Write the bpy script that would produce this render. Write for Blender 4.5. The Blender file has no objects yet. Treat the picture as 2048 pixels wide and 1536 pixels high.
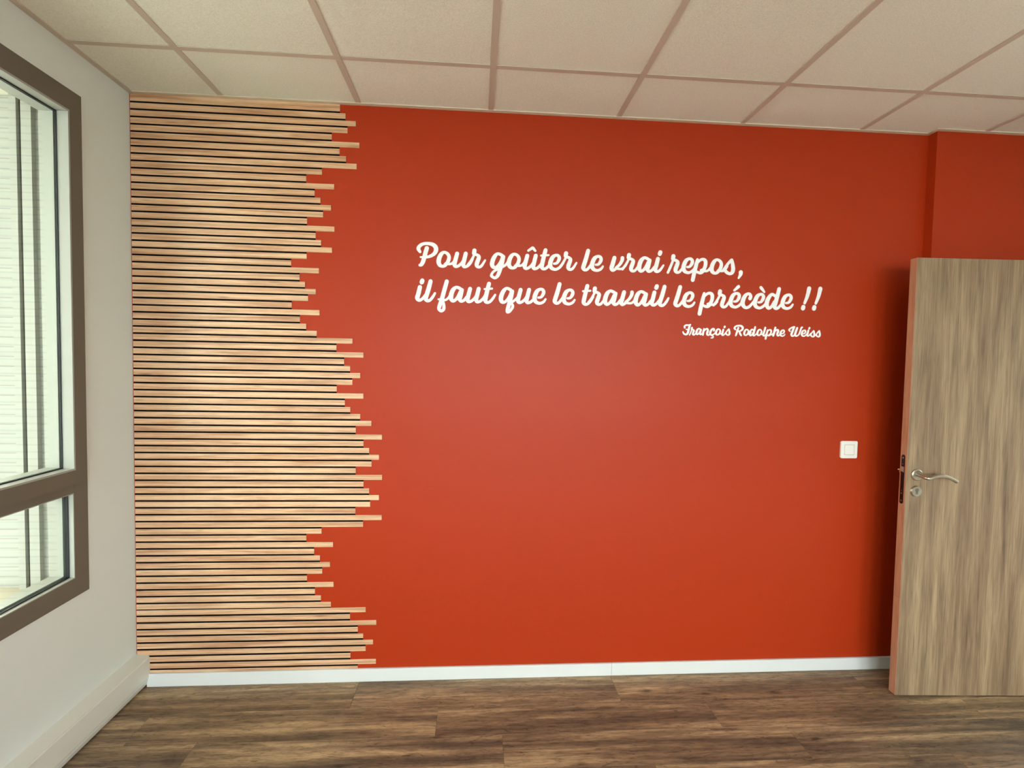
import bpy, bmesh, math, random
from mathutils import Vector, Matrix

D = bpy.data; C = bpy.context
COL = C.scene.collection
H = 2.6954            # ceiling height

# ------------------------------------------------------------------ camera
YAW, PITCH, ROLL = 0.0701, -0.0426, 0.0187
fwd = Vector((math.sin(YAW)*math.cos(PITCH), math.cos(YAW)*math.cos(PITCH), math.sin(PITCH)))
rgt = Vector((math.cos(YAW), -math.sin(YAW), 0)); upv = rgt.cross(fwd)
r2 = rgt*math.cos(ROLL) + upv*math.sin(ROLL); u2 = -rgt*math.sin(ROLL) + upv*math.cos(ROLL)
cam = D.objects.new('camera', D.cameras.new('camera')); COL.objects.link(cam)
M = Matrix((r2, u2, -fwd)).transposed().to_4x4(); M.translation = Vector((1.5517, -2.4352, 1.5365))
cam.matrix_world = M
cam.data.sensor_width = 36; cam.data.lens = 1024.7093/2048*36; cam.data.clip_start = 0.02
C.scene.camera = cam

# ------------------------------------------------------------------ world, lights, exposure
SKY_STRENGTH = 21.5
EXPOSURE = 0.37
w = D.worlds.new('overcast_sky'); C.scene.world = w; w.use_nodes = True
nt = w.node_tree; nt.nodes.clear()
bg = nt.nodes.new('ShaderNodeBackground'); wo = nt.nodes.new('ShaderNodeOutputWorld')
tc = nt.nodes.new('ShaderNodeTexCoord'); sp = nt.nodes.new('ShaderNodeSeparateXYZ')
rp = nt.nodes.new('ShaderNodeValToRGB')
rp.color_ramp.elements[0].position = 0.0; rp.color_ramp.elements[0].color = (.63, .64, .68, 1)
rp.color_ramp.elements[1].position = 0.9; rp.color_ramp.elements[1].color = (.88, .90, .98, 1)
nt.links.new(tc.outputs['Generated'], sp.inputs[0]); nt.links.new(sp.outputs['Z'], rp.inputs[0])
nt.links.new(rp.outputs[0], bg.inputs['Color']); bg.inputs['Strength'].default_value = SKY_STRENGTH
nt.links.new(bg.outputs[0], wo.inputs[0])
vs = C.scene.view_settings
C.scene.display_settings.display_device = 'sRGB'
vs.view_transform = 'Standard'; vs.look = 'None'; vs.gamma = 1; vs.exposure = EXPOSURE; vs.use_curve_mapping = False

def portal(c, rz, wd, ht):
    """sampling aid in a window opening (gives no light of its own); faces +x turned by rz"""
    l = D.lights.new('window_portal', 'AREA'); l.shape = 'RECTANGLE'; l.size = wd; l.size_y = ht
    l.cycles.is_portal = True
    o = D.objects.new('window_portal', l); COL.objects.link(o)
    o.matrix_world = Matrix.Translation(c) @ Matrix.Rotation(rz, 4, 'Z') @ Matrix(((0,0,-1,0),(1,0,0,0),(0,-1,0,0),(0,0,0,1)))
    return o

# ------------------------------------------------------------------ helpers
def srgb(r, g, b):
    f = lambda c: (c/255/12.92 if c/255 <= .04045 else ((c/255+.055)/1.055)**2.4)
    return (f(r), f(g), f(b), 1)

def link(o, parent=None):
    COL.objects.link(o)
    if parent is not None: o.parent = parent
    return o

def mesh_obj(name, bm, mat, parent=None, loc=(0,0,0), smooth=False):
    me = D.meshes.new(name); bm.normal_update(); bm.to_mesh(me); bm.free()
    if smooth:
        for p in me.polygons: p.use_smooth = True
    if mat: me.materials.append(mat)
    o = D.objects.new(name, me); o.location = loc
    return link(o, parent)

def box(bm, x0, x1, y0, y1, z0, z1, bevel=0):
    r = bmesh.ops.create_cube(bm, size=1)
    vs_ = r['verts']
    for v in vs_:
        v.co = Vector(((x0+x1)/2+v.co.x*(x1-x0), (y0+y1)/2+v.co.y*(y1-y0), (z0+z1)/2+v.co.z*(z1-z0)))
    if bevel:
        es = list({e for v in vs_ for e in v.link_edges})
        bmesh.ops.bevel(bm, geom=es, offset=bevel, segments=2, affect='EDGES', profile=.5)
    return bm

def boxobj(name, mat, parent, *b, bevel=0):
    bm = bmesh.new(); box(bm, *b, bevel=bevel); return mesh_obj(name, bm, mat, parent)

def empty(name, loc=(0,0,0)):
    o = D.objects.new(name, None); o.location = loc; o.empty_display_size = .1
    return link(o)

def tag(o, label=None, cat=None, group=None, kind=None):
    if label: o['label'] = label
    if cat: o['category'] = cat
    if group: o['group'] = group
    if kind: o['kind'] = kind
    return o

def ring(bm, y0, y1, z0, z1, wd, x0, x1):
    """rectangular frame in the y-z plane with mitred corners; wd = width (or 4 widths: y0,y1,z0,z1 sides)"""
    if not isinstance(wd, tuple): wd = (wd,)*4
    a, b, c, d = wd
    out = [(y0,z0),(y1,z0),(y1,z1),(y0,z1)]; inn = [(y0+a,z0+c),(y1-b,z0+c),(y1-b,z1-d),(y0+a,z1-d)]
    V = [[bm.verts.new((x, p[0], p[1])) for p in L] for L in (out, inn) for x in (x0, x1)]
    o0, o1, i0, i1 = V
    for k in range(4):
        j = (k+1) % 4
        for q in ((o0[k],o0[j],o1[j],o1[k]), (i0[j],i0[k],i1[k],i1[j]), (o1[k],o1[j],i1[j],i1[k]), (o0[j],o0[k],i0[k],i0[j])):
            bm.faces.new(q)
    bmesh.ops.recalc_face_normals(bm, faces=bm.faces[:])
    return bm

def ringobj(name, mat, parent, *a): 
    bm = bmesh.new(); ring(bm, *a); return mesh_obj(name, bm, mat, parent)

# ------------------------------------------------------------------ materials
def mat(name, color, rough=.6, metal=0, spec=.4):
    m = D.materials.new(name); m.use_nodes = True
    b = m.node_tree.nodes['Principled BSDF']
    b.inputs['Base Color'].default_value = color; b.inputs['Roughness'].default_value = rough
    b.inputs['Metallic'].default_value = metal; b.inputs['Specular IOR Level'].default_value = spec
    return m

def N(m, t, **k):
    n = m.node_tree.nodes.new(t)
    for a, v in k.items():
        if a in n.inputs: n.inputs[a].default_value = v
        else: setattr(n, a, v)
    return n
def L(m, a, b): m.node_tree.links.new(a, b)

def grain_noise(m, scale, nscale, detail=4, rnd=True, rough=.55, dist=0):
    """noise on object coordinates, offset per object"""
    t = N(m, 'ShaderNodeTexCoord'); mp = N(m, 'ShaderNodeMapping'); mp.inputs['Scale'].default_value = scale
    L(m, t.outputs['Object'], mp.inputs['Vector'])
    if rnd:
        oi = N(m, 'ShaderNodeObjectInfo'); mu = N(m, 'ShaderNodeVectorMath', operation='SCALE')
        mu.inputs[0].default_value = (37.1, 53.7, 71.3); L(m, oi.outputs['Random'], mu.inputs['Scale'])
        L(m, mu.outputs[0], mp.inputs['Location'])
    n = N(m, 'ShaderNodeTexNoise'); n.inputs['Scale'].default_value = nscale; n.inputs['Detail'].default_value = detail
    n.inputs['Roughness'].default_value = rough; n.inputs['Distortion'].default_value = dist
    L(m, mp.outputs[0], n.inputs['Vector'])
    return n.outputs['Fac'], mp.outputs[0]

def ramp(m, fac, stops):
    r = N(m, 'ShaderNodeValToRGB'); e = r.color_ramp.elements
    while len(e) < len(stops): e.new(.5)
    for k, (p, c) in enumerate(stops): e[k].position = p; e[k].color = c
    L(m, fac, r.inputs[0]); return r.outputs[0]

def mix(m, fac, a, b, mode='MIX'):
    n = N(m, 'ShaderNodeMix', data_type='RGBA', blend_type=mode)
    if isinstance(fac, (int, float)): n.inputs[0].default_value = fac
    else: L(m, fac, n.inputs[0])
    for s, v in ((6, a), (7, b)):
        if isinstance(v, tuple): n.inputs[s].default_value = v
        else: L(m, v, n.inputs[s])
    return n.outputs[2]

def bump(m, h, strength, dist=.001):
    b = N(m, 'ShaderNodeBump'); b.inputs['Strength'].default_value = strength; b.inputs['Distance'].default_value = dist
    L(m, h, b.inputs['Height']); L(m, b.outputs[0], m.node_tree.nodes['Principled BSDF'].inputs['Normal'])

def base(m, out): L(m, out, m.node_tree.nodes['Principled BSDF'].inputs['Base Color'])
g1 = lambda v: (v, v, v, 1)

# painted walls, fine roller texture
def paint(name, col, rough=.55, bs=.12, scale=260, spec=.3):
    m = mat(name, col, rough, spec=spec)
    f, _ = grain_noise(m, (1,1,1), scale, 3, rnd=False)
    bump(m, f, bs, .0008); return m
RED = paint('red_orange_wall_paint', srgb(175, 52, 14), .43, .05, spec=.25)
CREAM = paint('cream_wall_paint', srgb(224, 231, 226), .6)
WHITE = mat('white_lacquer', srgb(226, 229, 226), .35)
DECAL = mat('white_vinyl', srgb(250, 250, 250), .5)
TRUNK = mat('cream_plastic_trunking', srgb(222, 224, 214), .4)
BLACK = mat('black_backing', srgb(14, 8, 8), .8, spec=.1)
TAUPE = mat('taupe_window_lacquer', srgb(108, 101, 88), .5)
BEAD = mat('pale_aluminium_bead', srgb(160, 163, 156), .4)
SHADOW_LINE = mat('taupe_shadow_line', srgb(70, 62, 52), .6)  # shade of the gap between sash and frame, put in as colour
GASKET = mat('black_rubber_gasket', srgb(18, 22, 28), .6)
BARM = mat('ceiling_grid_lacquer', srgb(204, 192, 178), .5)
TRIMM = mat('pale_edge_trim', srgb(222, 208, 188), .5)
STEEL = mat('brushed_stainless_steel', srgb(188, 180, 164), .30, metal=1)
LOCKM = mat('black_lock_steel', srgb(16, 14, 16), .4, spec=.5)
SWITCH = mat('white_switch_plastic', srgb(245, 240, 232), .35)

TILE = mat('mineral_fibre_tile', srgb(236, 234, 226), .9, spec=.1)
f1, _ = grain_noise(TILE, (1,1,1), 190, 4, True, .7)
base(TILE, ramp(TILE, f1, [(.3, srgb(230, 231, 218)), (.62, srgb(247, 248, 238))])); bump(TILE, f1, .5, .0025)

# oak laminate of the wall slats (grain runs along x)
OAK = mat('oak_slat_veneer', srgb(222, 176, 130), .38, spec=.6)
fa, va = grain_noise(OAK, (1.2, 20, 34), 2.0, 5, True, .6, .6)
fb, _ = grain_noise(OAK, (7, 60, 160), 3.0, 4, True, .6)
ca = ramp(OAK, fa, [(.28, srgb(186, 132, 94)), (.43, srgb(216, 166, 126)), (.6, srgb(238, 196, 156)), (.8, srgb(246, 208, 168))])
cb = ramp(OAK, fb, [(.3, g1(.74)), (.6, g1(1.0))])
c2 = mix(OAK, .8, ca, cb, 'MULTIPLY')
# cathedral arcs and small knots on some slats
wv = N(OAK, 'ShaderNodeTexWave', wave_type='RINGS'); wv.inputs['Scale'].default_value = 3.4; wv.inputs['Distortion'].default_value = 5; wv.inputs['Detail'].default_value = 2
L(OAK, va, wv.inputs['Vector'])
fm, _ = grain_noise(OAK, (2.0, 1, 1), 1.6, 1, True)
msk = ramp(OAK, fm, [(.50, g1(0)), (.58, g1(1))])
wr = ramp(OAK, wv.outputs['Fac'], [(.0, g1(.60)), (.3, g1(1.0))])
c3 = mix(OAK, msk, c2, mix(OAK, .8, c2, wr, 'MULTIPLY'))
vo = N(OAK, 'ShaderNodeTexVoronoi'); vo.inputs['Scale'].default_value = 1
tcx = N(OAK, 'ShaderNodeTexCoord'); mpx = N(OAK, 'ShaderNodeMapping'); mpx.inputs['Scale'].default_value = (3.0, 1, 26)
oix = N(OAK, 'ShaderNodeObjectInfo'); mux = N(OAK, 'ShaderNodeVectorMath', operation='SCALE'); mux.inputs[0].default_value = (91.3, 17.7, 29.1)
L(OAK, oix.outputs['Random'], mux.inputs['Scale']); L(OAK, mux.outputs[0], mpx.inputs['Location'])
L(OAK, tcx.outputs['Object'], mpx.inputs['Vector']); L(OAK, mpx.outputs[0], vo.inputs['Vector'])
kn = ramp(OAK, vo.outputs['Distance'], [(.02, g1(.45)), (.11, g1(1))])
c4 = mix(OAK, .8, c3, kn, 'MULTIPLY'); base(OAK, c4)

# rustic floor planks (grain along x)
PLANK = mat('rustic_oak_vinyl_plank', srgb(150, 118, 86), .48, spec=.35)
pa, pva = grain_noise(PLANK, (.55, 10, 1), 2.0, 5, True, .55, .15)     # wide streaks
pb, _ = grain_noise(PLANK, (5, 26, 1), 3.0, 8, True, .75, .15)       # fine grain
pc, _ = grain_noise(PLANK, (3.4, 30, 1), 2.8, 8, True, .8, .5)     # dark cracks
ci = N(PLANK, 'ShaderNodeObjectInfo')
tone = ramp(PLANK, ci.outputs['Random'], [(.0, srgb(108, 98, 86)), (.35, srgb(134, 114, 90)), (.7, srgb(156, 128, 96)), (1, srgb(178, 146, 106))])
st = ramp(PLANK, pa, [(.36, srgb(84, 70, 56)), (.45, srgb(120, 100, 78)), (.53, srgb(152, 128, 98)), (.64, srgb(200, 172, 132))])
p1 = mix(PLANK, .68, tone, st)
p2 = mix(PLANK, .75, p1, ramp(PLANK, pb, [(.38, g1(.50)), (.46, g1(.86)), (.54, g1(1.10)), (.64, g1(1.40))]), 'MULTIPLY')
p3 = mix(PLANK, .9, p2, ramp(PLANK, pc, [(.33, g1(.28)), (.39, g1(.7)), (.44, g1(1))]), 'MULTIPLY')
vk = N(PLANK, 'ShaderNodeTexVoronoi'); vk.inputs['Scale'].default_value = 1
tk = N(PLANK, 'ShaderNodeTexCoord'); mk = N(PLANK, 'ShaderNodeMapping'); mk.inputs['Scale'].default_value = (3.2, 9, 1)
mk2 = N(PLANK, 'ShaderNodeVectorMath', operation='SCALE'); mk2.inputs[0].default_value = (77.3, 41.7, 11.1)
L(PLANK, ci.outputs['Random'], mk2.inputs['Scale']); L(PLANK, mk2.outputs[0], mk.inputs['Location'])
L(PLANK, tk.outputs['Object'], mk.inputs['Vector'])
nd = N(PLANK, 'ShaderNodeTexNoise'); nd.inputs['Scale'].default_value = 5; L(PLANK, mk.outputs[0], nd.inputs['Vector'])
ad = N(PLANK, 'ShaderNodeVectorMath', operation='ADD'); sc = N(PLANK, 'ShaderNodeVectorMath', operation='SCALE'); sc.inputs['Scale'].default_value = .22
L(PLANK, nd.outputs['Color'], sc.inputs[0]); L(PLANK, mk.outputs[0], ad.inputs[0]); L(PLANK, sc.outputs[0], ad.inputs[1]); L(PLANK, ad.outputs[0], vk.inputs['Vector'])
pd_, _ = grain_noise(PLANK, (1.6, 16, 1), 2.2, 3, True, .5, .6)
p3 = mix(PLANK, .85, p3, ramp(PLANK, pd_, [(.490, g1(1)), (.4985, g1(.35)), (.5015, g1(.35)), (.510, g1(1))]), 'MULTIPLY')
p4 = mix(PLANK, .9, p3, ramp(PLANK, vk.outputs['Distance'], [(.04, g1(.25)), (.08, g1(.66)), (.15, g1(1))]), 'MULTIPLY')
base(PLANK, p4); bump(PLANK, pb, .25, .001)

# door laminate (grain along z)
DOORM = mat('grey_oak_door_laminate', srgb(178, 148, 112), .5, spec=.35)
da, _ = grain_noise(DOORM, (9, 9, .55), 2.2, 5, False, .6, .5)
db, _ = grain_noise(DOORM, (64, 64, 2.6), 2.8, 7, False, .6, .3)
dc, _ = grain_noise(DOORM, (26, 26, 1.1), 2.0, 3, False, .5, .8)
d1 = ramp(DOORM, da, [(.28, srgb(118, 94, 72)), (.45, srgb(140, 116, 90)), (.6, srgb(158, 134, 104)), (.8, srgb(172, 148, 116))])
d2 = mix(DOORM, .8, d1, ramp(DOORM, db, [(.32, g1(.66)), (.5, g1(.96)), (.66, g1(1.12))]), 'MULTIPLY')
d3 = mix(DOORM, .8, d2, ramp(DOORM, dc, [(.36, g1(.80)), (.46, g1(1)), (.62, g1(1.14))]), 'MULTIPLY')
base(DOORM, d3)
EDGE = mat('salmon_wood_door_edge', srgb(206, 152, 118), .55)
ea, _ = grain_noise(EDGE, (30, 30, 3), 2.5, 4, True, .6)
base(EDGE, ramp(EDGE, ea, [(.3, srgb(184, 128, 98)), (.65, srgb(204, 150, 118))]))

# glass: thin clear pane, no light-path tricks
GLASS = D.materials.new('window_glass'); GLASS.use_nodes = True
gn = GLASS.node_tree; gn.nodes.clear()
tr = gn.nodes.new('ShaderNodeBsdfTransparent'); tr.inputs[0].default_value = (.94, .98, .96, 1)
gl = gn.nodes.new('ShaderNodeBsdfGlossy'); gl.inputs['Roughness'].default_value = .0
fr = gn.nodes.new('ShaderNodeFresnel'); 
gg = gn.nodes.new('ShaderNodeNewGeometry'); mr = gn.nodes.new('ShaderNodeMapRange')     # same reflectance from both faces of the pane
mr.inputs['To Min'].default_value = 1.4; mr.inputs['To Max'].default_value = 1/1.4
gn.links.new(gg.outputs['Backfacing'], mr.inputs['Value']); gn.links.new(mr.outputs[0], fr.inputs['IOR'])
ms = gn.nodes.new('ShaderNodeMixShader'); go = gn.nodes.new('ShaderNodeOutputMaterial')
gn.links.new(fr.outputs[0], ms.inputs[0]); gn.links.new(tr.outputs[0], ms.inputs[1]); gn.links.new(gl.outputs[0], ms.inputs[2]); gn.links.new(ms.outputs[0], go.inputs[0])

# exterior cladding: pale boards with fine horizontal joints every 38 mm
CLAD = mat('pale_exterior_cladding', srgb(160, 163, 158), .6)
tq = N(CLAD, 'ShaderNodeTexCoord'); sq = N(CLAD, 'ShaderNodeSeparateXYZ'); L(CLAD, tq.outputs['Object'], sq.inputs[0])
mq = N(CLAD, 'ShaderNodeMath', operation='MULTIPLY'); mq.inputs[1].default_value = 1/.038; L(CLAD, sq.outputs['Z'], mq.inputs[0])
fq = N(CLAD, 'ShaderNodeMath', operation='FRACT'); L(CLAD, mq.outputs[0], fq.inputs[0])
base(CLAD, ramp(CLAD, fq.outputs[0], [(0, srgb(142, 145, 138)), (.08, srgb(142, 145, 138)), (.14, srgb(160, 163, 158)), (.9, srgb(164, 168, 162))]))
RAIL = mat('pale_shutter_rail', srgb(160, 163, 157), .45)
SILL = mat('pale_stone_sill', srgb(172, 167, 150), .7)
GRAVEL = mat('grey_gravel', srgb(120, 118, 104), .9)
ga, _ = grain_noise(GRAVEL, (1,1,1), 40, 4, False, .7); base(GRAVEL, ramp(GRAVEL, ga, [(.35, srgb(100, 100, 90)), (.65, srgb(155, 152, 138))]))
PLASTER = paint('cream_exterior_render', srgb(224, 222, 206), .8)

# ------------------------------------------------------------------ the room
XR, YB = 4.56, -5.4        # right wall, wall behind the camera
WINDOWS = [(-1.487, -.287)]          # openings in the left wall
REARWIN = [(.30, 1.50), (1.75, 2.95), (3.20, 4.40)]     # openings (x) in the wall behind the camera
WZ0, WZ1 = .588, 2.534

# floor: screed with single planks on it
floor = boxobj('floor', mat('grey_screed', srgb(60, 50, 42), .9), None, -.0, XR+1.2, YB, .0, -.06, -.004)
tag(floor, kind='structure')
random.seed(4)
ROW = .1852
def plank(x0, x1, y0, y1):
    bm = bmesh.new(); g = .0004
    box(bm, (x0-x1)/2+g, (x1-x0)/2-g, (y0-y1)/2+g, (y1-y0)/2-g, -.0039, 0, bevel=.0005)
    return mesh_obj('plank', bm, PLANK, floor, ((x0+x1)/2, (y0+y1)/2, 0))
joints = [1.018, 1.406, .465, 1.045, .72, .2, .9]
k = 0; y1 = -.0145
plank_rows = []
while y1 > YB+.02:
    y0 = max(y1-ROW, YB)
    off = joints[k] if k < len(joints) else random.uniform(.2, 1.2)
    xs = [off + 1.2165*n for n in range(-2, 6)]
    xs = sorted([0.0, XR] + [x for x in xs if .03 < x < XR-.03])
    for a, b_ in zip(xs, xs[1:]): plank(a, b_, y0, y1)
    y1 = y0; k += 1
plank(0, 1.018, -.0145, 0); plank(1.018, 2.234, -.0145, 0); plank(2.234, 3.45, -.0145, 0); plank(3.45, XR, -.0145, 0)

# ceiling: slab above, tiles and grid bars below
ceiling = boxobj('ceiling', mat('grey_plenum', srgb(90, 84, 78), .9), None, -.0, XR, YB, 0, H+.03, H+.08)
tag(ceiling, kind='structure')
GX, GY, BW = .3999, .3652, .024
gx = [0] + [GX+.6*i for i in range(7)] + [XR]
gy = [0] + [-GY-.6*i for i in range(9)] + [YB]
for i in range(len(gx)-1):
    for j in range(len(gy)-1):
        x0, x1, ya, yb = gx[i], gx[i+1], gy[j+1], gy[j]
        if x1-x0 < .03 or yb-ya < .03: continue
        x0 += .004; x1 -= .004; ya += .004; yb -= .004
        bm = bmesh.new(); box(bm, (x0-x1)/2, (x1-x0)/2, (ya-yb)/2, (yb-ya)/2, 0, .015)
        mesh_obj('ceiling_tile', bm, TILE, ceiling, ((x0+x1)/2, (ya+yb)/2, H+.003))
for x in gx[1:-1]:
    boxobj('grid_bar', BARM, ceiling, x-BW/2, x+BW/2, YB, 0, H-.0005, H+.0028)
for y in gy[1:-1]:
    for a, b_ in zip(gx, gx[1:]):
        a2 = a + (BW/2 if a > 0 else .0); b2 = b_ - (BW/2 if b_ < XR else .0)
        if b2-a2 > .03: boxobj('grid_bar', BARM, ceiling, a2, b2, y-BW/2, y+BW/2, H, H+.0028)

# back wall (feature wall) and the boxed-out part beside the door
wall_back = boxobj('wall_back', RED, None, -.315, XR+.2, 0, .25, -.06, H+.08); tag(wall_back, kind='structure')
XP, YP = 3.764, -.050
pil = boxobj('wall_projection', RED, None, XP, XR, YP, -.0002, .0, H+.0025); tag(pil, kind='structure')
# right wall with the doorway the open door belongs to
wall_right = empty('wall_right'); tag(wall_right, kind='structure')
DY0, DY1, DZ = -1.235, -.262, 2.07
for b_ in ((XR, XR+.12, YB, DY0, 0, H+.03), (XR, XR+.12, DY1, 0, 0, H+.03), (XR, XR+.12, DY0, DY1, DZ, H+.03)):
    boxobj('wall_section', CREAM, wall_right, *b_)
corridor = empty('wall_corridor'); tag(corridor, kind='structure')
boxobj('wall_section', CREAM, corridor, XR+1.2, XR+1.3, YB, 0, 0, H)
boxobj('wall_section', CREAM, corridor, XR+.12, XR+1.2, YB-.1, YB, 0, H)
boxobj('wall_section', CREAM, corridor, XR+.12, XR+1.3, YB, 0, H+.003, H+.05)
boxobj('floor_covering', mat('grey_corridor_vinyl', srgb(120, 100, 80), .6), corridor, XR, XR+1.2, YB, 0, -.0039, 0)
dframe = empty('trim_1'); tag(dframe, kind='structure')
for n_, b_ in (('jamb', (XR-.012, XR+.132, DY0-.04, DY0, 0, DZ+.04)), ('jamb', (XR-.012, XR+.132, DY1, DY1+.04, 0, DZ+.04)), ('head', (XR-.012, XR+.132, DY0, DY1, DZ, DZ+.04))):
    boxobj(n_, WHITE, dframe, *b_, bevel=.002)
wall_front = empty('wall_front'); tag(wall_front, kind='structure')
def wf(x0, x1, z0, z1):
    boxobj('wall_section', CREAM, wall_front, x0, x1, YB-.10, YB, z0, z1)
    boxobj('outer_section', PLASTER, wall_front, x0, x1, YB-.315, YB-.1001, z0, z1)
xs_ = [-.315] + [v for w_ in REARWIN for v in w_] + [XR+.12]
for a, b_ in zip(xs_[::2], xs_[1::2]): wf(a, b_, -.06, H+.08)
for a, b_ in REARWIN: wf(a, b_, -.06, WZ0); wf(a, b_, WZ1, H+.08)

# left wall with the window openings
wall_left = empty('wall_left'); tag(wall_left, kind='structure')
ys = sorted([v for w_ in WINDOWS for v in w_]); edges = [YB] + ys + [0]
def wl(y0, y1, z0, z1):
    boxobj('wall_section', CREAM, wall_left, -.10, 0, y0, y1, z0, z1)
    boxobj('outer_section', PLASTER, wall_left, -.315, -.1001, y0, y1, z0, z1)
for a, b_ in zip(edges[::2], edges[1::2]): wl(a, b_, -.06, H+.08)
for a, b_ in WINDOWS: wl(a, b_, -.06, WZ0); wl(a, b_, WZ1, H+.08)

def window(n, y0, y1):
    """y1 is the side near the feature wall. Fixed light below, opening sash above."""
    t = empty('window_%d' % n, (0, (y0+y1)/2, WZ0)); tag(t, kind='structure')
    def P_(o): o.location = Vector(o.location) - Vector(t.location); return o
    P_(ringobj('frame', TAUPE, t, y0, y1, WZ0, WZ1, (.07, .07, .074, .07), -.085, .004))
    P_(boxobj('transom', TAUPE, t, -.084, .0035, y0+.06, y1-.06, .998, 1.06))
    P_(ringobj('sash', TAUPE, t, y0+.021, y1-.021, 1.0335, WZ1-.02, (.056, .056, .0555, .0645), -.028, .018))
    P_(ringobj('sash_shadow_line', SHADOW_LINE, t, y0+.0185, y1-.0185, 1.0312, WZ1-.0175, .0035, .0038, .0068))  # thin dark ring drawn for the shadow gap around the sash
    # upper pane
    P_(ringobj('glazing_bead', BEAD, t, y0+.0765, y1-.0765, 1.0885, 2.4495, .0075, -.0275, .0172))
    P_(ringobj('gasket', GASKET, t, y0+.0842, y1-.0842, 1.0962, 2.4418, .0035, -.030, -.0235))
    P_(boxobj('glass_pane', GLASS, t, -.0325, -.0285, y0+.0835, y1-.0835, 1.0955, 2.4425))
    P_(ringobj('outer_frame', BEAD, t, y0+.0765, y1-.0765, 1.0885, 2.4495, .012, -.0848, -.0335))
    # lower pane
    P_(ringobj('glazing_bead', BEAD, t, y0+.0695, y1-.0695, WZ0+.0735, .9985, .004, -.020, .0032))
    P_(ringobj('gasket', GASKET, t, y0+.0738, y1-.0738, WZ0+.0778, .9942, .0035, -.026, -.0145))
    P_(boxobj('glass_pane', GLASS, t, -.031, -.027, y0+.0735, y1-.0735, WZ0+.0775, .9945))
    P_(ringobj('outer_frame', BEAD, t, y0+.0695, y1-.0695, WZ0+.0735, .9985, .012, -.0848, -.0315))
    # deep outer reveal: clad jambs, soffit, sill and shutter rails
    for s, yy in ((1, y1), (-1, y0)):
        a, b_ = (yy-.013, yy-.0002) if s > 0 else (yy+.0002, yy+.013)
        P_(boxobj('jamb_cladding', CLAD, t, -.345, -.086, a, b_, WZ0+.0145, WZ1-.0135))
        for xa, xb, d in ((-.192, -.155, .020), (-.234, -.2085, .020), (-.2085, -.199, .004), (-.199, -.192, .012)):
            lo, hi = (yy-.0132-d, yy-.0132) if s > 0 else (yy+.0132, yy+.0132+d)
            P_(boxobj('shutter_rail', GASKET if d == .004 else RAIL, t, xa, xb, lo, hi, WZ0+.0146, WZ1-.0140))
    P_(boxobj('soffit', PLASTER, t, -.345, -.086, y0+.0002, y1-.0002, WZ1-.013, WZ1-.0002))
    P_(boxobj('sill', SILL, t, -.375, -.086, y0+.0002, y1-.0002, WZ0-.010, WZ0+.014))
    # handle on the sash, far side from the feature wall
    h = P_(boxobj('handle', STEEL, t, .0182, .032, y0+.040, y0+.066, 1.62, 1.70, bevel=.003))
    bm = bmesh.new(); box(bm, .045, .057, y0+.043, y0+.063, 1.56, 1.69, bevel=.004); box(bm, .0318, .05, y0+.046, y0+.060, 1.65, 1.675)
    P_(mesh_obj('handle_lever', bm, STEEL, t))
    return t
for n, (a, b_) in enumerate(WINDOWS, 1):
    window(n, a, b_); portal((-.36, (a+b_)/2, (WZ0+WZ1)/2), 0, b_-a, WZ1-WZ0)
for n, (a, b_) in enumerate(REARWIN, len(WINDOWS)+1):
    t = window(n, -(b_-a)/2, (b_-a)/2); t.rotation_euler = (0, 0, math.pi/2); t.location = ((a+b_)/2, YB, WZ0)
    portal(((a+b_)/2, YB-.36, (WZ0+WZ1)/2), math.pi/2, b_-a, WZ1-WZ0)

ground = boxobj('ground_outside', GRAVEL, None, -30, 30, -40, 20, -.45, -.35); tag(ground, kind='structure')

# unseen wing added opposite the left window to shut off most of the sky there
bld = boxobj('shading_wing', mat('grey_render', srgb(218, 215, 200), .85), None, -4.4, -3.8, -14, 6, -.349, 7.0); tag(bld, kind='structure')

cano = boxobj('shading_canopy', PLASTER, None, -2.0, -.316, -9, 2.5, 2.72, 2.86); tag(cano, kind='structure')  # unseen slab added outside the left window to shade its outer reveal

# cable trunking along the foot of the left wall
tr_ = empty('trim_2'); tag(tr_, kind='structure')
bm = bmesh.new()
prof = [(0, .012), (.047, .012), (.0475, .016), (.056, .030), (.0595, .034), (.0605, .046), (.0605, .1385), (.058, .1425), (.002, .1535), (0, .1535)]
def extrude_profile(bm, prof, ya, yb):
    A = [bm.verts.new((x, ya, z)) for x, z in prof]; B = [bm.verts.new((x, yb, z)) for x, z in prof]
    n = len(prof)
    for k in range(n): bm.faces.new((A[k], A[(k+1) % n], B[(k+1) % n], B[k]))
    bm.faces.new(A); bm.faces.new(B[::-1]); bmesh.ops.recalc_face_normals(bm, faces=bm.faces[:])
extrude_profile(bm, [(0, .008), (.046, .008), (.050, .012), (.0575, .034), (.0575, .1435), (0, .1535)], YB+.001, -.0030)
mesh_obj('trunking_body', bm, TRUNK, tr_)
bm = bmesh.new(); extrude_profile(bm, [(.0577, .042), (.0595, .044), (.0605, .050), (.0605, .136), (.059, .1405), (.0577, .141)], YB+.001, -.0030)
mesh_obj('trunking_lid', bm, TRUNK, tr_)

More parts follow.
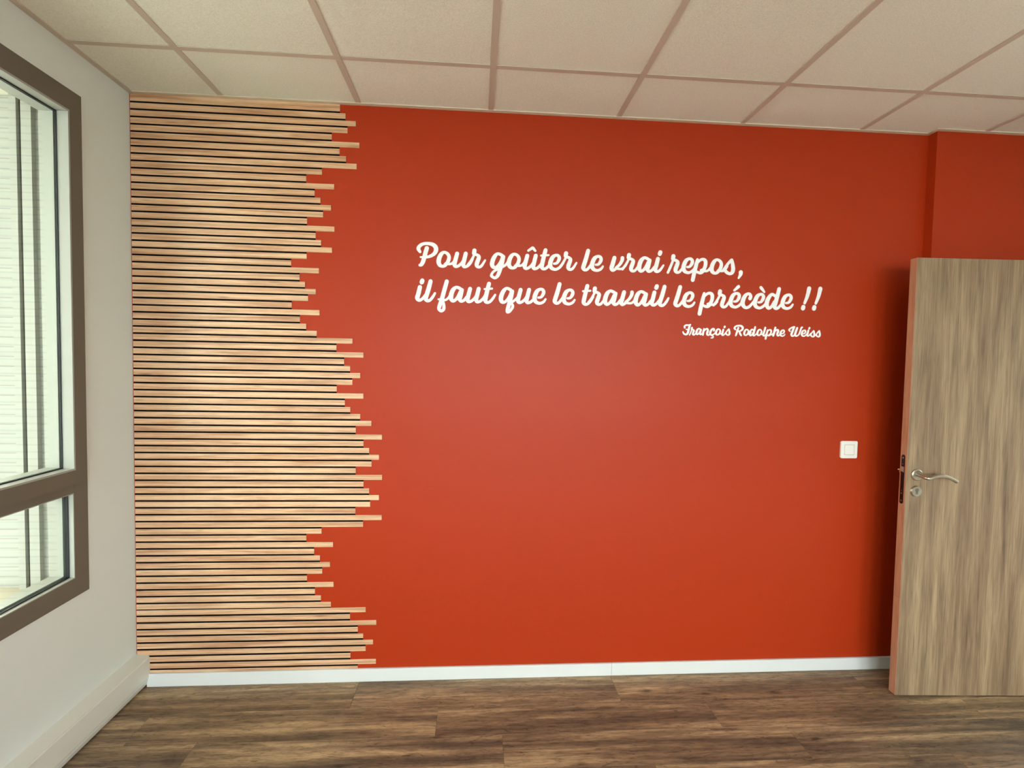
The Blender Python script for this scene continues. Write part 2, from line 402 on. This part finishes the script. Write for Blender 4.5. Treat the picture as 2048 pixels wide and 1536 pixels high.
# skirting boards on the feature wall: two lengths butted at x = 2.24
BH = .0614
bb = empty('baseboard_back'); tag(bb, kind='structure')
boxobj('skirting_length', WHITE, bb, .051, 2.2402, -.0125, -.0002, 0, BH, bevel=.0015)
boxobj('skirting_length', WHITE, bb, 2.2412, XP, -.0122, -.0002, 0, BH, bevel=.0015)
boxobj('skirting_length', WHITE, bb, XP-.012, XP-.0002, YP-.012, -.0124, 0, BH, bevel=.0015)
boxobj('skirting_length', WHITE, bb, XP, XR, YP-.0122, YP-.0002, 0, BH, bevel=.0015)
bb = empty('baseboard_right'); tag(bb, kind='structure')
boxobj('skirting_length', WHITE, bb, XR-.0122, XR-.0002, YB+.013, DY0-.041, 0, BH, bevel=.0015)
bb = empty('baseboard_front'); tag(bb, kind='structure')
boxobj('skirting_length', WHITE, bb, .061, XR, YB+.0002, YB+.0124, 0, BH, bevel=.0015)

# ceiling edge trims
et = empty('trim_3'); tag(et, kind='structure')
boxobj('edge_trim', TRIMM, et, .022, .985, -.022, -.0004, H-.0022, H+.0026)
boxobj('edge_trim', TRIMM, et, .9856, XP, -.022, -.0004, H-.0018, H+.0026)
boxobj('edge_trim', TRIMM, et, XP-.022, XP-.0002, YP-.022, -.0222, H-.0018, H+.0026)
boxobj('edge_trim', TRIMM, et, XP, XR-.001, YP-.022, YP-.0002, H-.0018, H+.0026)
et = empty('trim_4'); tag(et, kind='structure')
boxobj('edge_trim', BARM, et, .0002, .022, YB+.001, -.0004, H-.0020, H+.0026)
boxobj('edge_trim', BARM, et, XR-.022, XR-.0002, YB+.001, YP-.023, H-.0020, H+.0026)

# ------------------------------------------------------------------ slatted oak panel
ENDS = [0.9144, 0.939, 0.9851, 0.9485, 0.8783, 1.0016, 0.9134, 0.9424, 0.9898, 0.8349, 0.7649, 0.8895, 0.8028, 0.8285, 0.8758, 0.8403, 0.7689, 0.8915, 0.8075, 0.8321, 0.8808, 0.7673, 0.6983, 0.822, 0.7362, 0.7601, 0.8081, 0.7737, 0.7008, 0.8256, 0.7376, 0.7659, 0.8135, 0.9756, 0.9029, 1.026, 0.9381, 0.9657, 1.0116, 0.976, 0.9049, 1.0272, 0.9421, 0.9673, 1.0133, 1.0646, 0.9929, 1.1138, 1.0292, 1.0554, 1.1012, 1.0666, 0.994, 1.1159, 1.0304, 1.0566, 1.102, 1.0615, 0.9938, 1.1155, 1.0291, 0.8377, 0.7681, 0.8908, 0.804, 0.8305, 0.8767, 0.8414, 0.7715, 0.8935, 0.8082, 0.8354, 0.8818, 1.0438, 0.9711, 1.0943, 1.0079, 1.0331, 1.0795, 1.045, 0.974, 1.0938, 1.0089]
sp_ = empty('slat_panel', (0, 0, BH)); tag(sp_, 'oak slatted wall panel with black gaps and staggered right ends, beside the window wall', 'wall panel')
def zc(n): return 2.6742-.03194*n if n < 73 else 2.6523-.031596*n
SH = .0240
slat_meshes = []
for n, xe in enumerate(ENDS):
    z0, z1 = zc(n)-SH/2, zc(n)+SH/2
    if n >= 73: z0 += .0004; z1 -= .0004
    if n == 0: z1 = H-.0024
    if n == 82: z1 = zc(82)+SH/2; z0 = BH+.0006
    if z1-z0 < .003: continue
    x0 = .0035
    bm = bmesh.new(); box(bm, x0, xe, -.0026, -.0004, z0-zc(n), z1-zc(n), bevel=.0004)
    mesh_obj('slat', bm, OAK, sp_, (0, 0, zc(n)-BH))
bm = bmesh.new()
for n in range(len(ENDS)-1):
    xe = min(ENDS[n], ENDS[n+1]); x0 = .0035
    box(bm, x0, xe-.0005, -.0010, -.0003, zc(n+1)-BH, zc(n)-BH)
mesh_obj('backing', bm, BLACK, sp_)

# ------------------------------------------------------------------ lettering
# letter strokes traced on the wall, tenths of a millimetre: (x, z, width)
GLYPH = {'P': [[(13131,20598,199),(13070,20387,199),(13009,20129,194),(12952,19948,194),(12885,19831,169),(12816,19803,128)],[(12819,20417,122),(12741,20567,178),(12824,20710,158),(12989,20797,143),(13193,20812,148),(13398,20776,179),(13535,20658,205),(13550,20492,200),(13454,20335,169),(13276,20227,143),(13098,20183,123),(12848,20175,87)]],
'g': [[(278,-180,157),(149,-92,147),(1,-63,137),(-120,-174,186),(-214,-371,206),(-248,-567,206),(-184,-686,177),(-74,-695,137),(35,-606,133),(155,-432,147),(237,-235,162)],[(278,-190,182),(229,-430,197),(160,-700,192),(95,-921,182),(19,-1094,162),(-102,-1190,137),(-238,-1126,137),(-271,-1066,128),(-181,-905,113),(14,-777,118),(233,-673,118),(403,-558,118),(499,-421,118)]],
'o': [[(49,-620,113),(158,-543,168),(229,-370,173),(226,-224,163),(138,-110,148),(1,-66,133),(-120,-150,182),(-215,-336,207),(-241,-531,207),(-185,-663,182),(-60,-716,143),(62,-668,153),(134,-568,148)],[(110,-574,143),(234,-602,114),(357,-581,114),(454,-497,119),(538,-360,119)]],
'u': [[(5,-5,188),(-80,-344,198),(-109,-492,198),(-87,-576,173),(-13,-606,139),(110,-546,134),(231,-420,124),(327,-233,109)],[(408,9,188),(329,-331,198),(295,-479,198),(321,-576,174),(396,-603,139),(519,-545,134),(653,-394,124),(736,-220,109)]],
'^': [[(17882,20642,109),(17999,20726,124),(18092,20778,134),(18161,20700,124),(18214,20645,109)]],
't': [[(5,-5,189),(-68,-308,199),(-136,-628,204),(-157,-775,199),(-118,-860,164),(-18,-881,139),(92,-816,134),(213,-666,124),(305,-516,100)],[(-198,-261,99),(154,-229,99)]],
'e': [[(1,-64,139),(-121,-156,189),(-204,-330,209),(-238,-502,209),(-185,-648,184),(-59,-717,150),(66,-718,135),(238,-610,130),(384,-409,120)],[(-59,-460,105),(72,-431,130),(169,-293,165),(191,-158,165),(114,-67,145),(1,-64,134)]],
'.': [[(1,-64,139),(-121,-156,189),(-204,-330,209),(-238,-502,209),(-185,-648,184),(-59,-717,150),(66,-718,135),(202,-648,125),(291,-525,100)],[(-59,-460,105),(72,-431,130),(169,-293,165),(191,-158,165),(114,-67,145),(1,-64,134)]],
'r': [[(5,-2,200),(-15,-123,190)],[(-21,-155,145),(117,-192,140),(214,-255,155),(208,-349,190),(127,-597,200),(134,-707,175),(231,-761,135),(354,-688,125),(511,-437,95)],[(-296,-684,125),(-151,-483,120),(-20,-234,115),(-9,-135,125)]],
'q': [[(5,-2,206),(-14,-125,195)],[(-21,-157,149),(122,-195,144),(222,-259,160),(218,-354,196),(136,-606,206),(145,-718,180),(245,-772,139),(371,-698,129),(531,-444,98)],[(-244,-792,118),(-137,-540,129),(-30,-262,123),(-8,-137,134)]],
'l': [[(5,-5,191),(-91,-384,206),(-195,-732,206),(-205,-843,191),(-115,-914,151),(-3,-873,136),(119,-722,131),(215,-551,106)]],
'v': [[(5,-5,192),(-80,-324,208),(-126,-498,203),(-72,-595,157),(28,-567,137),(115,-490,127)],[(393,0,178),(372,-136,167),(250,-338,142),(89,-467,112)],[(90,-504,117),(281,-525,112),(407,-501,112),(531,-378,122),(628,-202,117)]],
'a': [[(274,-182,153),(131,-95,148),(2,-67,143),(-123,-165,194),(-207,-341,214),(-239,-541,214),(-197,-663,184),(-119,-711,143),(-6,-633,143),(104,-480,153),(200,-279,169)],[(274,-182,174),(206,-452,205),(172,-602,199),(213,-683,169),(277,-706,143),(391,-645,133),(501,-493,123)]],
'i': [[(-8,7,195),(-80,-313,205),(-126,-489,205),(-84,-579,169),(6,-596,144),(131,-505,128),(271,-295,98)]],
'dot': [[(14,35,200),(-12,-40,205)]],
'p': [[(10,-75,135),(-7,-175,171),(-52,-376,192),(-130,-729,197),(-191,-1061,192)],[(-29,-276,104),(146,-100,130),(300,-53,145),(407,-137,182),(419,-311,182),(368,-488,177),(270,-654,171),(168,-707,150),(37,-679,130),(-43,-626,104)],[(202,-581,114),(318,-552,166)],[(293,-578,151),(424,-612,120),(553,-583,120),(666,-454,125)]],
's': [[(-409,-585,110),(-310,-457,131),(-173,-264,136),(-3,-65,131)],[(18,-70,152),(77,-294,183),(104,-519,199),(60,-671,178),(-51,-730,147),(-197,-679,157),(-306,-557,167),(-296,-469,131)]],
',': [[(28297,19946,205),(28291,19845,173),(28198,19663,94)]],
'f': [[(14074,19085,191),(13963,18670,196),(13841,18202,201),(13746,17916,185),(13730,17786,155),(13834,17704,139),(13944,17792,155),(13952,17973,139),(13914,18127,129)],[(13698,18245,88),(13840,18241,113),(14021,18220,108),(14174,18340,114),(14262,18511,119)]],
'Q': [[(17149,18714,158),(17023,18808,148),(16875,18841,138),(16754,18727,187),(16658,18529,207),(16625,18332,207),(16684,18204,177),(16800,18197,138),(16909,18291,133),(17030,18466,148),(17112,18664,163)],[(17161,18714,173),(17104,18455,198),(17023,18135,193),(16947,17838,178),(16949,17728,138),(17055,17767,124),(17175,17942,138),(17186,18065,129),(17110,18157,109)],[(17060,18141,99),(17207,18243,114),(17353,18364,119),(17450,18489,114)]],
'c': [[(149,-278,187),(178,-166,165),(114,-65,147),(3,-68,147),(-115,-174,191),(-207,-390,218),(-211,-561,213),(-128,-691,169),(-16,-731,147),(116,-680,138),(245,-549,129),(371,-374,116)]],
'd': [[(-187,-359,143),(-324,-281,148),(-434,-333,170),(-560,-540,210),(-607,-756,219),(-556,-909,188),(-464,-956,148),(-345,-856,143),(-220,-638,157)],[(-4,-7,188),(-66,-291,202),(-152,-658,211),(-200,-852,202),(-162,-942,170),(-83,-961,144),(16,-900,139),(133,-758,121)]],
'`': [[(29343,19241,152),(29427,19147,143),(29526,19026,98)]],"'": [[(28206,19250,163),(28117,19166,142),(28003,19062,105)]],
'!': [[(31810,19262,212),(31732,18890,181),(31607,18542,136)],[(31552,18351,208),(31533,18281,212)]],
'?': [[(32385,19263,213),(32309,18895,181),(32182,18546,136)],[(32118,18357,209),(32099,18285,213)]],
'F': [[(25590,17186,77),(25573,17251,91),(25644,17317,84),(25771,17323,77),(25866,17343,77)],[(25827,17307,99),(25795,17164,106),(25756,16986,110),(25713,16896,102),(25632,16868,88),(25548,16910,80),(25505,16989,69)],[(25665,17111,55),(25824,17115,55)]],
'R': [[(28143,17161,70),(28085,17226,96),(28147,17317,85),(28275,17356,85),(28424,17341,100),(28502,17254,111),(28465,17155,96),(28341,17089,78),(28197,17077,63)],[(28279,17249,93),(28222,17060,104),(28164,16876,78)],[(28341,17089,78),(28373,16974,100),(28436,16886,82)]],
'n': [[(26551,17155,88),(26520,17003,99),(26506,16869,92)],[(26516,17003,66),(26622,17133,77),(26712,17164,85),(26748,17088,103),(26716,16972,107),(26722,16887,92),(26797,16863,70),(26886,16940,63)]],
'C': [[(27050,17086,88),(27059,17158,85),(26988,17174,81),(26917,17101,103),(26866,16975,110),(26888,16899,92),(26962,16874,77),(27071,16926,66),(27159,17035,63)],[(26941,16843,52),(27024,16804,66),(27007,16747,66),(26931,16727,66)]],
'h': [[(30160,17305,97),(30116,17103,109),(30068,16907,94)],[(30095,17048,64),(30185,17158,79),(30273,17200,86),(30313,17143,105),(30275,17016,109),(30278,16939,94),(30345,16914,71),(30435,17002,64)]],
'W': [[(30918,17142,71),(30870,17210,90),(30949,17293,79),(31078,17355,75),(31138,17360,79)],[(31108,17323,102),(31033,17105,109),(30997,16970,105),(31060,16908,79),(31161,16964,83),(31204,17073,75)],[(31278,17309,102),(31204,17073,109),(31185,16974,106),(31258,16916,79),(31377,16996,79),(31445,17169,83),(31494,17323,87),(31539,17351,79)]]}
WORDS = [('A',[('P',0,0,1),('o',13927,20500,1),('u',14533,20397,1),('r',15339,20560,1)]),
('A',[('g',16427,20508,1),('o',17213,20522,1),('u',17833,20408,1),('^',0,0,1),('t',18694,20693,1),('e',19171,20531,1),('r',19681,20579,1)]),
('A',[('l',20737,20737,1),('.',21183,20543,1)]),
('A',[('v',22019,20447,1),('r',22726,20599,1),('a',23479,20557,1),('i',24160,20455,1),('dot',24246,20743,1)]),
('A',[('q',24905,20614,1),('e',25663,20576,1),('p',26095,20565,1),('o',27070,20580,1),('s',27801,20591,1),(',',0,0,1)]),
('A',[('i',12840,18779,1),('dot',12926,19056,1),('l',13316,19075,1)]),
('A',[('f',0,0,1),('a',14515,18892,1),('u',15164,18776,1),('t',16047,19041,1)]),
('A',[('Q',0,0,1),('u',17548,18799,1),('.',18459,18910,1)]),
('A',[('l',19402,19122,1),('.',19858,18913,1)]),
('A',[('t',20742,19075,1),('r',21111,18962,1),('a',21858,18928,1),('v',22535,18828,1),('a',23354,18938,1),('i',24036,18845,1),('dot',24125,19117,1),('l',24515,19146,1)]),
('A',[('l',25289,19153,1),('.',25737,18948,1)]),
('A',[('p',26490,18949,1),('r',27285,19002,1),('e',28072,18981,1),("'",0,0,1),('c',28665,18972,1),('e',29300,18972,1),('`',0,0,1),('d',30276,19203,1),('.',30708,18980,1)]),
('A',[('!',0,0,1)]),
('A',[('?',0,0,1)]),
('B',[('F',0,0,1),('q',25944,17194,0.44),('a',26280,17193,0.44),('n',0,0,1),('C',0,0,1),('o',27264,17198,0.44),('i',27524,17136,0.44),('dot',27584,17280,0.44),('s',27795,17207,0.44)]),
('B',[('R',0,0,1),('o',28692,17210,0.44),('d',29131,17310,0.44),('o',29359,17220,0.44),('l',29645,17293,0.44),('p',29766,17217,0.44),('h',0,0,1),('.',30535,17216,0.44)]),
('B',[('W',0,0,1),('e',31631,17236,0.44),('i',31863,17197,0.44),('dot',31907,17315,0.44),('s',32133,17221,0.44),('s',32417,17227,0.44)])]
LETTER_W = 1.0

def smooth_path(P):
    if len(P) < 3: return [tuple(map(float, p)) for p in P]
    out = []; n = len(P)
    for i in range(n-1):
        p0 = P[i-1] if i else P[0]; p1 = P[i]; p2 = P[i+1]; p3 = P[i+2] if i+2 < n else P[-1]
        for s in range(5):
            t = s/5
            out.append(tuple(.5*((2*b)+(-a+c)*t+(2*a-5*b+4*c-d)*t*t+(-a+3*b-3*c+d)*t**3) for a, b, c, d in zip(p0, p1, p2, p3)))
    out.append(tuple(map(float, P[-1]))); return out
def ribbon(bm, P, y0):
    """flat vinyl stroke with round ends on the wall; P = (x, z, width) in metres"""
    n = len(P); th = .0004; F = []; 
    for i, (x, z, wd) in enumerate(P):
        a = P[max(i-1, 0)]; b_ = P[min(i+1, n-1)]
        dx, dz = b_[0]-a[0], b_[1]-a[1]; l = math.hypot(dx, dz) or 1; dx /= l; dz /= l
        F.append((x, z, wd/2, dx, dz, y0-1.2e-6*i))
    for i in range(n-1):
        q = []
        for k, s in ((i, 1), (i+1, 1), (i+1, -1), (i, -1)):
            x, z, h, dx, dz, y = F[k]; q.append(bm.verts.new((x-dz*h*s, y, z+dx*h*s)))
        b2 = [bm.verts.new((v.co.x, -.0002, v.co.z)) for v in q]
        bm.faces.new(q); bm.faces.new((q[0], b2[0], b2[1], q[1])); bm.faces.new((q[2], b2[2], b2[3], q[3]))
    for k in (range(n) if n > 1 else [0]):
        x, z, h, dx, dz, y = F[k]; m = 14
        cap = k in (0, n-1); yy = y-2e-5-3e-6*(k % 3)
        V = [bm.verts.new((x+h*math.cos(6.28318*j/m), yy, z+h*math.sin(6.28318*j/m))) for j in range(m)]
        bm.faces.new(V)
        if cap:
            B = [bm.verts.new((v.co.x, -.0002, v.co.z)) for v in V]
            for j in range(m): bm.faces.new((V[j], B[j], B[(j+1) % m], V[(j+1) % m]))
quote = empty('quote_lettering', (2.0, 0, 1.9)); tag(quote, 'large white cursive quotation in two lines on the red wall', 'lettering')
sign = empty('signature_lettering', (2.8, 0, 1.7)); tag(sign, 'small white cursive author name below the right end of the quotation', 'lettering')
for wi, (cls, ws) in enumerate(WORDS):
    par = quote if cls == 'A' else sign
    bm = bmesh.new()
    for gi, (g, ax, az, s) in enumerate(ws):
        for si, st_ in enumerate(GLYPH[g]):
            P = [((ax+x*s)*1e-4, (az+z*s)*1e-4, wd*(s if s == 1 else .49)*1e-4*LETTER_W) for x, z, wd in st_]
            ribbon(bm, smooth_path(P), -.0009-6e-5*((gi*3+si) % 9))
    bmesh.ops.translate(bm, vec=-Vector(par.location), verts=bm.verts[:])
    bmesh.ops.recalc_face_normals(bm, faces=[f for f in bm.faces if len(f.verts) != 4])
    for f in bm.faces:
        f.normal_update()
        if abs(f.normal.y) > .9 and f.normal.y > 0: f.normal_flip()
    mesh_obj('word', bm, DECAL, par)

# ------------------------------------------------------------------ light switch
swx, swz = 3.4215, 1.1300
def rrect(bm, cx_, cz_, w_, h_, r, y0, y1, seg=5):
    pts = []
    for k, (sx, sz) in enumerate(((1,1),(-1,1),(-1,-1),(1,-1))):
        for s in range(seg+1):
            a = math.pi/2*k + math.pi/2*s/seg
            pts.append((cx_+sx*(w_/2-r)+r*math.cos(a), cz_+sz*(h_/2-r)+r*math.sin(a)))
    A = [bm.verts.new((x, y0, z)) for x, z in pts]; B = [bm.verts.new((x, y1, z)) for x, z in pts]; n = len(pts)
    bm.faces.new(A); bm.faces.new(B[::-1])
    for k in range(n): bm.faces.new((A[k], B[k], B[(k+1) % n], A[(k+1) % n]))
    bmesh.ops.recalc_face_normals(bm, faces=bm.faces[:])
sw = empty('light_switch', (swx, 0, swz)); tag(sw, 'square white light switch with rounded corners on the red wall left of the door', 'switch')
def frame_rr(bm, W_, Wi, r, ri, y0, y1):
    def pts(w_, r_):
        out = []
        for k, (sx, sz) in enumerate(((1,1),(-1,1),(-1,-1),(1,-1))):
            for s in range(6):
                a = math.pi/2*k+math.pi/2*s/5; out.append((sx*(w_/2-r_)+r_*math.cos(a), sz*(w_/2-r_)+r_*math.sin(a)))
        return out
    o, o2, i_ = pts(W_, r), pts(W_-.003, r-.001), pts(Wi, ri)
    loops = [[bm.verts.new((x, y, z)) for x, z in L_] for L_, y in ((o, y1), (o, y0+.0015), (o2, y0), (i_, y0), (i_, y1))]
    n = len(o)
    for a, b_ in zip(loops, loops[1:]):
        for k in range(n): bm.faces.new((a[k], a[(k+1) % n], b_[(k+1) % n], b_[k]))
    bmesh.ops.recalc_face_normals(bm, faces=bm.faces[:])
bm = bmesh.new(); frame_rr(bm, .087, .052, .0075, .001, -.0095, -.0004); mesh_obj('cover_plate', bm, SWITCH, sw)
bm = bmesh.new(); rrect(bm, 0, 0, .0518, .0518, .001, -.0060, -.0004); mesh_obj('inner_frame', bm, mat('switch_gap_grey', srgb(196, 192, 182), .6), sw)
bm = bmesh.new(); box(bm, -.0245, .0245, -.0110, -.0062, -.0245, .0245, bevel=.001); mesh_obj('rocker', bm, SWITCH, sw)

# ------------------------------------------------------------------ the open door
door = empty('door_1', (3.537, -.2258, .008)); tag(door, kind='structure')
dd = Vector((4.1563-3.5368, -.25502+.22579, 0)).normalized()
door.rotation_euler = (0, 0, math.atan2(dd.y, dd.x))
DW, DH, DT = .93, 2.036, .040                  # local frame: x along the leaf from the free edge, -y face to camera
boxobj('door_leaf', DOORM, door, .0012, DW, .0, DT, 0, DH, bevel=.0006)
tag(boxobj('edge_band', EDGE, door, -.0006, .0011, .0006, DT-.0006, .4655, DH-.0002), 'salmon-coloured wooden edge band of the door')
boxobj('edge_band', EDGE, door, -.0004, .0011, .0006, DT-.0006, .0002, .4640)
bm = bmesh.new()
def pill(bm, cy_, z0, z1, w_, x0, x1):
    pts = []; r = w_/2
    for s in range(9): a = math.pi*s/8; pts.append((cy_+r*math.cos(a), z1-r+r*math.sin(a)))
    for s in range(9): a = math.pi+math.pi*s/8; pts.append((cy_+r*math.cos(a), z0+r+r*math.sin(a)))
    A = [bm.verts.new((x0, y, z)) for y, z in pts]; B = [bm.verts.new((x1, y, z)) for y, z in pts]; n = len(pts)
    bm.faces.new(A); bm.faces.new(B[::-1])
    for k in range(n): bm.faces.new((A[k], B[k], B[(k+1) % n], A[(k+1) % n]))
    bmesh.ops.recalc_face_normals(bm, faces=bm.faces[:])
pill(bm, .021, .904, 1.134, .020, -.0022, -.0004)
lp = mesh_obj('lock_plate', bm, LOCKM, door); tag(lp, 'black lock plate with rounded ends set in the door edge')
def cyl(bm, c0, c1, r0, r1=None, seg=24):
    r1 = r0 if r1 is None else r1
    a = Vector(c0); b_ = Vector(c1); ax = (b_-a).normalized(); t = ax.orthogonal().normalized(); s = ax.cross(t)
    A = [bm.verts.new(a+(t*math.cos(6.28318*k/seg)+s*math.sin(6.28318*k/seg))*r0) for k in range(seg)]
    B = [bm.verts.new(b_+(t*math.cos(6.28318*k/seg)+s*math.sin(6.28318*k/seg))*r1) for k in range(seg)]
    bm.faces.new(A[::-1]); bm.faces.new(B)
    for k in range(seg): bm.faces.new((A[k], A[(k+1) % seg], B[(k+1) % seg], B[k]))
    bmesh.ops.recalc_face_normals(bm, faces=bm.faces[:])
for zz in (1.119, 1.090, .966, .953, .919):
    bm = bmesh.new(); cyl(bm, (-.0032, .021, zz), (-.0021, .021, zz), .0036 if zz in (1.119, .953, .919) else .002, seg=12); mesh_obj('screw', bm, STEEL, lp)
bm = bmesh.new()                                # bevelled latch bolt
V = [bm.verts.new(p) for p in ((-.0021,.013,1.052),(-.0021,.029,1.058),(-.0021,.029,1.078),(-.0021,.013,1.078),(-.0030,.013,1.052),(-.0085,.029,1.058),(-.0085,.029,1.078),(-.0030,.013,1.078))]
for q in ((0,1,2,3),(4,7,6,5),(0,4,5,1),(2,6,7,3),(0,3,7,4),(1,5,6,2)): bm.faces.new([V[k] for k in q])
bmesh.ops.recalc_face_normals(bm, faces=bm.faces[:]); mesh_obj('latch_bolt', bm, STEEL, lp)
bm = bmesh.new(); cyl(bm, (-.0030, .030, 1.063), (-.0150, .030, 1.063), .0016, .0016, 10); cyl(bm, (-.0120, .030, 1.063), (-.0172, .030, 1.063), .0034, .0026, 12)
mesh_obj('latch_knob', bm, EDGE, lp)
# lever handles on both faces
def lever(side):
    y = 0 if side < 0 else DT
    bm = bmesh.new(); cyl(bm, (.047, y+side*.0002, 1.045), (.047, y+side*.0055, 1.045), .0262, .0262, 40); cyl(bm, (.047, y+side*.0055, 1.045), (.047, y+side*.0085, 1.045), .0262, .0215, 40)
    h = mesh_obj('handle_rose', bm, STEEL, door)
    path = [(.047, .0086, 0), (.047, .030, -.002), (.0475, .046, -.0045), (.052, .0555, -.0065), (.060, .0575, -.0065), (.075, .0575, -.001), (.095, .0575, .0045), (.117, .0575, .0055), (.140, .0575, .001), (.165, .0575, -.0085), (.186, .0575, -.020)]
    pts = []
    for i in range(len(path)-1):
        p0 = path[max(i-1, 0)]; p1 = path[i]; p2 = path[i+1]; p3 = path[min(i+2, len(path)-1)]
        for s in range(5):
            t = s/5; pts.append(tuple(.5*((2*b)+(-a+c)*t+(2*a-5*b+4*c-d)*t*t+(-a+3*b-3*c+d)*t**3) for a, b, c, d in zip(p0, p1, p2, p3)))
    pts.append(path[-1])
    P = [Vector((a, y+side*b, 1.047+c)) for a, b, c in pts]
    bm = bmesh.new(); seg = 16; rings = []; r = .0085
    for i, p in enumerate(P):
        tn = (P[min(i+1, len(P)-1)]-P[max(i-1, 0)]).normalized(); up_ = Vector((0, 0, 1)); s_ = tn.cross(up_).normalized(); u_ = s_.cross(tn)
        rings.append([bm.verts.new(p+(s_*math.cos(6.28318*k/seg)+u_*math.sin(6.28318*k/seg))*r) for k in range(seg)])
    for A, B in zip(rings, rings[1:]):
        for k in range(seg): bm.faces.new((A[k], A[(k+1) % seg], B[(k+1) % seg], B[k]))
    bm.faces.new(rings[0][::-1]); bm.faces.new(rings[-1]); bmesh.ops.recalc_face_normals(bm, faces=bm.faces[:])
    o = mesh_obj('handle_lever', bm, STEEL, h, smooth=True)
    bm = bmesh.new(); cyl(bm, (.047, y+side*.0002, .968), (.047, y+side*.0080, .968), .0262, .0225, 40)
    k_ = mesh_obj('key_escutcheon', bm, STEEL, door)
    bm = bmesh.new(); cyl(bm, (.047, y+side*.0084, .975), (.047, y+side*.0096, .975), .0085, seg=24)
    box(bm, .0425, .0515, min(y+side*.0084, y+side*.0094), max(y+side*.0084, y+side*.0094), .955, .974)
    c_ = mesh_obj('lock_cylinder', bm, mat('dull_cylinder_steel', srgb(150, 142, 130), .4, metal=1), k_)
    bm = bmesh.new(); box(bm, .0462, .0478, min(y+side*.0097, y+side*.0101), max(y+side*.0097, y+side*.0101), .962, .981)
    mesh_obj('keyhole', bm, LOCKM, k_)
lever(-1); lever(1)
for zz in (.22, 1.0, 1.80):
    bm = bmesh.new(); cyl(bm, (DW+.007, .0, zz-.04), (DW+.007, .0, zz+.04), .006, seg=16); mesh_obj('hinge', bm, STEEL, door)
